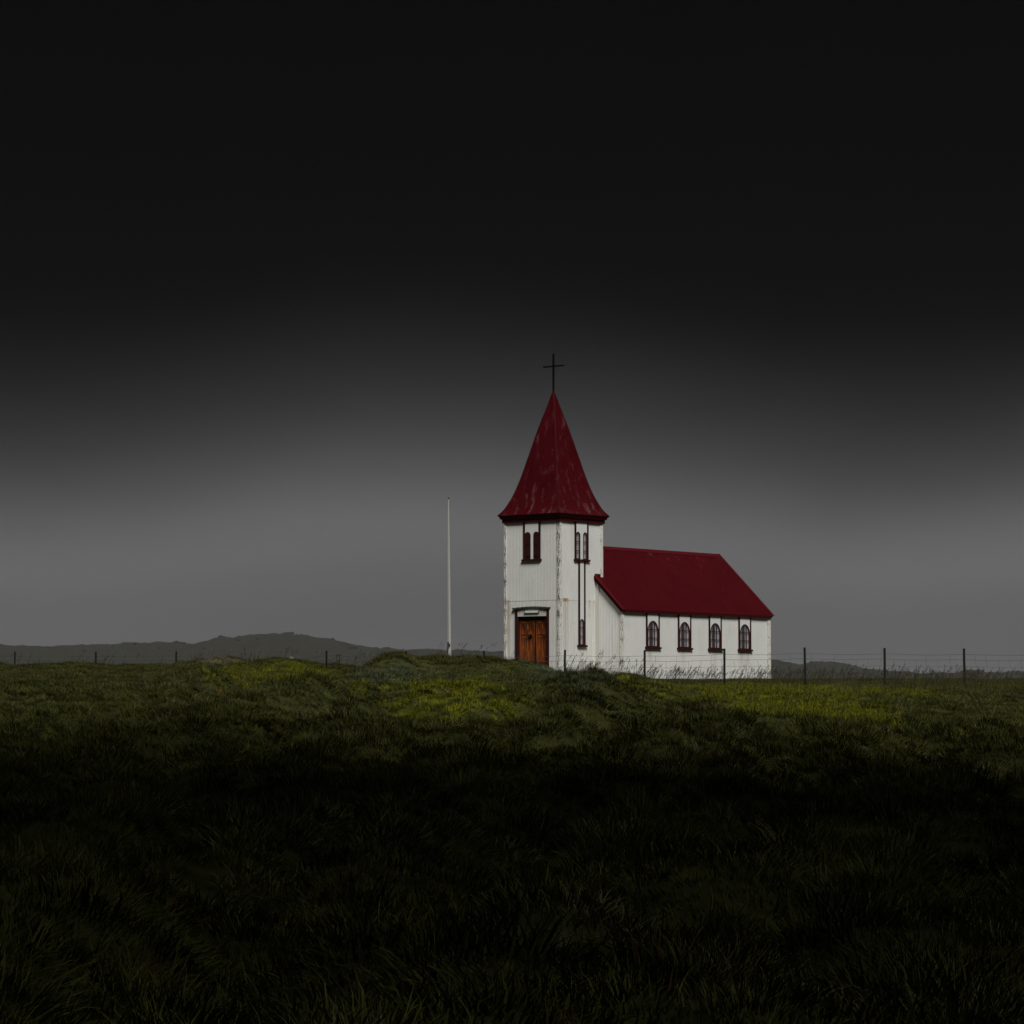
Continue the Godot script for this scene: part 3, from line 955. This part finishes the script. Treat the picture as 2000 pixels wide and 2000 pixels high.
func build_far_things() -> void:
	# white house at the foot of the hills
	var px := 570.0
	var d := 2400.0
	var x := (px - 1000.0) / 6000.0 * d
	var y := CAM_H + (1390.0 - 1282.0) / 6000.0 * d
	var h := group_node("farmhouse", self)
	h.position = Vector3(x, hill_h(x, d) - 0.3, -d)
	h.position.y = maxf(h.position.y, y - 4.0)
	tag(h, "tiny white farmhouse far off at the foot of the hills", "house")
	strip_box(h, "wall", Vector3(-1.3, -12, -1.6), Vector3(1.3, 2.9, 1.6), M.white_dirty)
	var rf := new_st()
	for s in [-1.0, 1.0]:
		quad(rf, Vector3(-1.5, 2.8, s * 1.9), Vector3(1.5, 2.8, s * 1.9), Vector3(1.5, 3.7, 0), Vector3(-1.5, 3.7, 0))
		quad(rf, Vector3(s * 1.3, 2.88, -1.6), Vector3(s * 1.3, 2.88, 1.6), Vector3(s * 1.3, 3.62, 0), Vector3(s * 1.3, 3.62, 0))
	part("roof", rf, M.plinth, h)
	# utility pole with a crossarm
	d = 900.0
	x = (661.0 - 1000.0) / 6000.0 * d
	var p := group_node("utility_pole", self)
	p.position = Vector3(x, 0, -d)
	tag(p, "faint distant utility pole with crossarms in front of the hills", "pole")
	var ty := CAM_H + (1390.0 - 1277.0) / 6000.0 * d
	strip_box(p, "pole", Vector3(-0.45, -2, -0.1), Vector3(-0.3, ty, 0.1), M.post)
	strip_box(p, "pole", Vector3(0.3, -2, -0.1), Vector3(0.45, ty, 0.1), M.post)
	strip_box(p, "crossarm", Vector3(-0.9, ty - 0.7, -0.08), Vector3(0.9, ty - 0.55, 0.08), M.post)

# unseen puffs added overhead to shade the foreground and leave the church lit
func build_shade_cloud() -> void:
	var st := new_st()
	var cr := RandomNumberGenerator.new()
	cr.seed = 77
	var x := -64.0
	while x < 80.0:
		var z := -14.0
		while z < 125.0:
			var c := Vector3(x + cr.randf_range(-4, 4), 70.0 + cr.randf_range(-4, 4), z + cr.randf_range(-4, 4))
			var keep := smooth(-14.0, 12.0, c.z + 8.0 * noise_a.get_noise_2d(c.x * 0.05, 4.0))
			if cr.randf() < keep:
				var rad := cr.randf_range(5.5, 7.2)
				var flat := cr.randf_range(0.3, 0.5)
				var nu := 14
				var nv := 8
				for a in nu:
					for b in nv:
						var q := []
						for e in [[a, b], [a + 1, b], [a + 1, b + 1], [a, b + 1]]:
							var th: float = TAU * (e[0] % nu) / nu
							var ph: float = PI * e[1] / nv
							var v := Vector3(sin(ph) * cos(th), cos(ph), sin(ph) * sin(th))
							var k := 1.0 + 0.5 * noise_a.get_noise_3d(c.x + v.x * 1.1, c.z + v.y * 1.1, v.z * 1.1)
							q.append(c + v * Vector3(rad, rad * flat, rad) * k)
						quad(st, q[0], q[1], q[2], q[3])
			z += 10.0
		x += 10.0
	var o := part("shade_cloud", st, mat(lin(0.3, 0.3, 0.31), 1.0, 0.0, 0.0), self)
	tag(o, "cloudy puffs added out of view to shade the foreground", "", "", "structure")

# ---------------------------------------------------------------- grass
func blade(st: SurfaceTool, p: Vector3, dir: Vector3, length: float, width: float, bend: float, tone: Color, segs := 3) -> void:
	var side := dir.cross(Vector3.UP).normalized()
	if side.length() < 0.5: side = Vector3.RIGHT
	var prev := p
	var pw := width
	var ang := 0.12 + bend * 0.25
	for i in segs:
		var t := (i + 1) / float(segs)
		var step := (Vector3.UP * cos(ang) + dir * sin(ang)) * length / segs
		var q := prev + step
		var qw := width * (1.0 - pow(t, 1.6))
		var n := side.cross(step).normalized()
		if n.y < 0: n = -n
		n = (n + Vector3.UP * 0.6).normalized()
		st.set_color(tone)
		for e in ([[prev - side * pw / 2], [q], [prev + side * pw / 2]] if i == segs - 1 else [[prev - side * pw / 2], [q + side * qw / 2], [prev + side * pw / 2], [prev - side * pw / 2], [q - side * qw / 2], [q + side * qw / 2]]):
			st.set_normal(n)
			st.add_vertex(e[0])
		prev = q
		pw = qw
		ang += bend * (0.5 + 0.5 * t)

func tuft(n: int, rad: float, l0: float, l1: float, w: float, bend: float, wind: float) -> ArrayMesh:
	var st := new_st()
	for i in n:
		var a := rng.randf() * TAU
		var r := rad * sqrt(rng.randf())
		var p := Vector3(cos(a) * r, -0.05, sin(a) * r)
		var b := a + rng.randf_range(-0.9, 0.9)
		var dir := (Vector3(cos(b), 0, sin(b)) + Vector3(wind, 0, 0)).normalized()
		var k := rng.randf_range(0.65, 1.35)
		blade(st, p, dir, rng.randf_range(l0, l1), w * rng.randf_range(0.7, 1.3), bend * rng.randf_range(0.4, 1.4), Color(k * rng.randf_range(0.85, 1.15), k, k * rng.randf_range(0.7, 1.2)))
	return st.commit()

func seed_tuft(n: int, rad: float, l0: float, l1: float) -> ArrayMesh:
	var st := new_st()
	for i in n:
		var a := rng.randf() * TAU
		var r := rad * sqrt(rng.randf())
		var p := Vector3(cos(a) * r, -0.03, sin(a) * r)
		var b := rng.randf() * TAU
		var dir := (Vector3(cos(b), 0, sin(b)) + Vector3(0.7, 0, 0)).normalized()
		var l := rng.randf_range(l0, l1)
		var k := rng.randf_range(0.7, 1.2)
		var tone := Color(k, k, k)
		var lean := rng.randf_range(0.05, 0.4)
		var q := p
		var pts := [p]
		for s in 5:
			var ang := lean * (0.4 + s * 0.45)
			q = q + (Vector3.UP * cos(ang) + dir * sin(ang)) * l / 5
			pts.append(q)
		for s in 5:
			st.set_color(tone)
			var side := dir.cross(Vector3.UP).normalized() * 0.003
			var fw := dir * 0.003
			for o in [side, fw]:
				quad(st, pts[s] - o, pts[s] + o, pts[s + 1] + o, pts[s + 1] - o)
		# open seed head of small spikelets
		for s in 7:
			st.set_color(tone * 0.9)
			var c: Vector3 = pts[4].lerp(pts[5], s / 8.0) + Vector3(rng.randf_range(-0.02, 0.02), rng.randf_range(-0.02, 0.03), rng.randf_range(-0.02, 0.02))
			var e := Vector3(rng.randfn() * 0.4 + 0.3, 1.0, rng.randfn() * 0.4).normalized() * 0.022
			var o2 := e.cross(Vector3(rng.randfn(), 0.2, rng.randfn())).normalized() * 0.004
			quad(st, c - e - o2, c - e + o2, c + e + o2, c + e - o2)
	return st.commit()

func blob(x: float, d: float, list: Array) -> float:
	var v := 0.0
	for p in list:
		var e := pow((x - p[0]) / p[2], 2) + pow((d - p[1]) / p[3], 2)
		v = maxf(v, p[4] * exp(-e))
	return v

const YELLOW := [[-7.2, 97.0, 1.7, 9.0, 1.2], [-9.3, 117.0, 2.2, 14.0, 1.3], [-1.7, 80.0, 1.9, 9.0, 1.2], [-2.1, 95.0, 2.1, 9.0, 1.2], [-4.2, 92.0, 1.4, 6.0, 0.7], [7.4, 86.0, 2.6, 18.0, 1.1], [8.8, 106.0, 2.6, 13.0, 1.2], [11.5, 98.0, 2.4, 12.0, 0.7], [6.0, 105.0, 1.6, 7.0, 0.8], [3.9, 88.0, 1.1, 10.0, 0.75], [3.4, 100.0, 0.9, 5.0, 0.6]]  # where glowing patches of light are painted in as yellower grass
const RUSTY := [[-5.6, 112.0, 0.7, 2.5, 1.0], [-8.3, 88.0, 0.7, 2.0, 0.7], [9.5, 118.0, 4.0, 6.0, 0.5], [-0.8, 104.0, 0.7, 2.0, 0.4]]
const PALE := [[-12.5, 138.0, 2.0, 5.0, 0.9], [12.5, 112.0, 3.0, 7.0, 0.5]]
const GREY := [[1.9, 78.0, 0.8, 8.0, 0.8], [-3.5, 103.0, 2.4, 4.0, 0.8], [-6.6, 97.0, 1.8, 4.0, 0.7], [1.5, 106.0, 1.6, 4.0, 0.7], [-11.0, 100.0, 2.0, 4.0, 0.7], [7.2, 110.0, 4.0, 2.5, 0.5]]

func grass_object(called: String, mesh: Mesh, places: Array, tones: Array, label: String, rough := 0.75) -> void:
	var mm := MultiMesh.new()
	mm.transform_format = MultiMesh.TRANSFORM_3D
	mm.use_colors = true
	mm.mesh = mesh
	mm.instance_count = places.size()
	for i in places.size():
		mm.set_instance_transform(i, places[i])
		mm.set_instance_color(i, tones[i])
	var o := MultiMeshInstance3D.new()
	o.name = called
	o.multimesh = mm
	var m := mat(Color.WHITE, rough)
	m.vertex_color_use_as_albedo = true
	m.cull_mode = BaseMaterial3D.CULL_DISABLED
	m.backlight_enabled = true
	m.backlight = Color(0.3, 0.3, 0.3)
	m.metallic_specular = 0.06
	o.material_override = m
	add_child(o, true)
	tag(o, label, "grass", "", "stuff")

func in_church(x: float, d: float) -> bool:
	var v := church.transform.affine_inverse() * Vector3(x, 3.2, -d)
	return (v.x > -0.12 and v.x < W + 0.3 and v.z < 0.12 and v.z > -W - 0.1) or (v.x > NX0 - 0.1 and v.x < NX1 + 0.1 and v.z < NZ0 + 0.1 and v.z > -4.4)

func build_grass() -> void:
	var lists := {"meadow": [[], []], "yellow": [[], []], "tussock": [[], []], "seed": [[], []]}
	var d := 12.0
	while d < 176.0:
		var step := 0.15 if d < 40 else (0.165 if d < 70 else 0.165)
		var half := d * 0.172 + 1.0
		var x := -half
		while x < half:
			var px := x + rng.randf_range(-0.5, 0.5) * step
			var pd := d + rng.randf_range(-0.5, 0.5) * step
			x += step
			if pd > 150 and px > -3.0: continue
			if pd > 120 and in_church(px, pd): continue
			var n1 := noise_a.get_noise_2d(px * 0.5 + 40, pd * 0.25)
			var n2 := noise_b.get_noise_2d(px * 1.3, pd * 0.7 + 50)
			var n3 := noise_c.get_noise_2d(px * 2.0, pd * 2.0)
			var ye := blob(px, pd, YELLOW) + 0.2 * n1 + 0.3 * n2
			var ru := blob(px, pd, RUSTY) + 0.3 * n2 + 0.2 * n1
			var pa := blob(px, pd, PALE) + 0.3 * n2
			var gr := blob(px, pd, GREY) + 0.35 * n2 + 0.25 * n1
			var kind := "meadow"
			var c := Color(0.058, 0.064, 0.016)
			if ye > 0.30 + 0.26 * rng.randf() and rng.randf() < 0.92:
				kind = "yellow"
				c = Color(0.140, 0.138, 0.008).lerp(Color(0.095, 0.106, 0.010), rng.randf())  # brighter yellow-green colour stands in for light on these patches
			elif n1 + 0.6 * n2 > 0.05 * rng.randfn():
				kind = "tussock"
				c = Color(0.048, 0.058, 0.017).lerp(Color(0.066, 0.062, 0.016), rng.randf())
			if kind != "yellow":
				if gr > 0.4: c = c.lerp(Color(0.058, 0.070, 0.040), 0.8)
				if ru > 0.5: c = Color(0.062, 0.034, 0.016)
				if pa > 0.5: c = Color(0.125, 0.108, 0.062)
			c = c * (1.0 + 0.45 * n3 + 0.3 * n2)
			c *= rng.randf_range(0.6, 1.4)
			var odd := rng.randf()
			if odd < 0.05: c = Color(0.13, 0.115, 0.06)
			elif odd < 0.09: c = Color(0.055, 0.035, 0.018)
			c.a = 1.0
			var y := ground_h(px, pd)
			var sc := rng.randf_range(0.6, 1.3) * (1.0 + 0.35 * n1 + 0.5 * n3)
			var far_field := smooth(100, 118, pd)
			sc *= 1.0 - 0.1 * far_field
			sc *= 1.0 - 0.1 * smooth(45, 80, pd)
			var b := Basis(Vector3.UP, rng.randf() * TAU).scaled(Vector3(sc * rng.randf_range(0.9, 1.3), sc * rng.randf_range(0.5, 0.85), sc * rng.randf_range(0.9, 1.3)))
			var gx := (ground_h(px + 0.25, pd) - y) / 0.25
			var gz := (ground_h(px, pd + 0.25) - y) / -0.25
			var nrm := Vector3(-gx, 1, -gz).normalized()
			var ax := Vector3.UP.cross(nrm)
			if ax.length() > 0.001: b = Basis(ax.normalized(), 0.8 * Vector3.UP.angle_to(nrm)) * b
			lists[kind][0].append(Transform3D(b, Vector3(px, y, -pd)))
			lists[kind][1].append(c)
			# tall stalks in drifts
			var sd := 0.004 + 0.03 * smooth(0.15, 0.5, n1 + 0.5 * n2)
			if pd > 98 and pd < 122 and px > 2.0: sd += 0.02
			if pd < 75: sd *= 0.25
			if pd > 125: sd *= 0.2
			if rng.randf() < sd:
				for q in rng.randi_range(1, 5):
					var s2 := rng.randf_range(0.6, 1.35)
					var qx := px + rng.randf_range(-0.3, 0.3)
					var qd := pd + rng.randf_range(-0.3, 0.3)
					lists.seed[0].append(Transform3D(Basis(Vector3.UP, rng.randf_range(-1.4, 1.4)).scaled(Vector3(s2, s2 * rng.randf_range(0.8, 1.1), s2)), Vector3(qx, ground_h(qx, qd), -qd)))
					var t := Color(0.075, 0.066, 0.032).lerp(Color(0.05, 0.042, 0.03), rng.randf())
					lists.seed[1].append(t)
		d += step
	grass_object("meadow_grass", tuft(66, 0.2, 0.07, 0.24, 0.0085, 0.55, 0.25), lists.meadow[0], lists.meadow[1], "mid green meadow grass round the church and fence")
	grass_object("lit_yellow_grass", tuft(66, 0.2, 0.07, 0.24, 0.0085, 0.45, 0.25), lists.yellow[0], lists.yellow[1], "yellow-green grass with glowing light patches put into its colour")
	grass_object("tussock_grass", tuft(70, 0.2, 0.09, 0.30, 0.0085, 0.65, 0.25), lists.tussock[0], lists.tussock[1], "deep green tussock grass growing in clumps over the hummocks")
	grass_object("seed_grass", seed_tuft(1, 0.05, 0.45, 0.7), lists.seed[0], lists.seed[1], "thin brown seeding grass stalks standing above the turf")
	print("tufts ", lists.meadow[0].size(), " ", lists.yellow[0].size(), " ", lists.tussock[0].size(), " ", lists.seed[0].size())

# ---------------------------------------------------------------- sky
const SKY := [[0.0, 0.094], [1.2, 0.094], [2.2, 0.107], [2.9, 0.123], [3.4, 0.116], [3.8, 0.098], [4.2, 0.076], [4.7, 0.053], [5.2, 0.0365], [5.7, 0.0245], [6.2, 0.0160], [6.7, 0.0093], [7.2, 0.0050], [7.7, 0.0025], [8.4, 0.0015], [12.0, 0.0015], [90.0, 0.0015]]
func sky_value(el: float) -> float:
	for i in SKY.size() - 1:
		if el < SKY[i + 1][0]:
			var t: float = (el - SKY[i][0]) / (SKY[i + 1][0] - SKY[i][0])
			return lerpf(SKY[i][1], SKY[i + 1][1], clampf(t, 0, 1))
	return SKY[-1][1]
func sky_picture(gain: float) -> ImageTexture:
	var w := 2048
	var h := 1024
	var data := PackedFloat32Array()
	data.resize(w * h * 3)
	var k := 0
	for j in h:
		var el := 90.0 - (j + 0.5) * 180.0 / h
		if el < -1.0 or el > 24.0:
			var v := sky_value(clampf(el, 0, 90)) * gain
			if el < -1.0: v = 0.094 * gain
			for i in w:
				data[k] = v; data[k + 1] = v; data[k + 2] = v * 1.012
				k += 3
			continue
		for i in w:
			var az := (i + 0.5) * 360.0 / w
			var a := deg_to_rad(az)
			# cloud base that rises and falls round the horizon
			var n := noise_a.get_noise_3d(cos(a) * 9.0, sin(a) * 9.0, el * 0.35)
			var n2 := noise_b.get_noise_3d(cos(a) * 5.0, sin(a) * 5.0, el * 3.0)
			var e := el - 0.38 * cos((a + 0.022) * 22.0) - 0.10 * n
			var v := sky_value(maxf(e, 0.0)) * gain * (1.0 + 0.05 * n + 0.03 * n2)
			data[k] = v; data[k + 1] = v; data[k + 2] = v * 1.012
			k += 3
	var im := Image.create_from_data(w, h, false, Image.FORMAT_RGBF, data.to_byte_array())
	return ImageTexture.create_from_image(im)

func _ready() -> void:
	rng.seed = 20240611
	noise_a.seed = 11; noise_a.frequency = 1.0; noise_a.fractal_octaves = 3
	noise_b.seed = 23; noise_b.frequency = 1.0; noise_b.fractal_octaves = 3
	noise_c.seed = 37; noise_c.frequency = 1.0; noise_c.fractal_octaves = 2
	# camera: long lens, a little below the church, tilted up
	var cam := Camera3D.new()
	cam.name = "camera"
	cam.position = Vector3(0, CAM_H, 0)
	cam.rotation_degrees.x = rad_to_deg(atan(390.0 / 6000.0))
	cam.fov = rad_to_deg(2.0 * atan(1000.0 / 6000.0))
	cam.near = 0.5
	cam.far = 12000
	add_child(cam)
	cam.current = true
	# overcast light from behind the camera, dark storm sky
	var exposure := 2.2
	var env := Environment.new()
	env.background_mode = Environment.BG_SKY
	var sky := Sky.new()
	var pm := PanoramaSkyMaterial.new()
	pm.panorama = sky_picture(1.0 / exposure)
	sky.sky_material = pm
	env.sky = sky
	env.tonemap_mode = Environment.TONE_MAPPER_LINEAR
	env.tonemap_exposure = exposure
	# thin sea haze: what greys the far hills
	env.fog_enabled = true
	env.fog_density = 0.00004
	env.fog_light_color = Color(0.98, 0.98, 1.0)
	env.sdfgi_enabled = true
	env.ssao_enabled = true
	env.ssil_enabled = true
	var we := WorldEnvironment.new()
	we.name = "world_environment"
	we.environment = env
	add_child(we)
	var sun := DirectionalLight3D.new()
	sun.name = "sun"
	sun.light_energy = 0.5
	sun.light_color = Color(1.0, 0.99, 0.97)
	sun.light_angular_distance = 22.0
	sun.shadow_enabled = true
	sun.rotation_degrees = Vector3(-47, 13, 0)
	add_child(sun)
	print("sky ", Time.get_ticks_msec())
	make_materials()
	build_ground()
	build_hills()
	build_shade_cloud()
	print("land ", Time.get_ticks_msec())
	build_church()
	print("church ", Time.get_ticks_msec())
	build_flagpole()
	build_fence()
	build_far_things()
	build_grass()
	print("grass ", Time.get_ticks_msec())
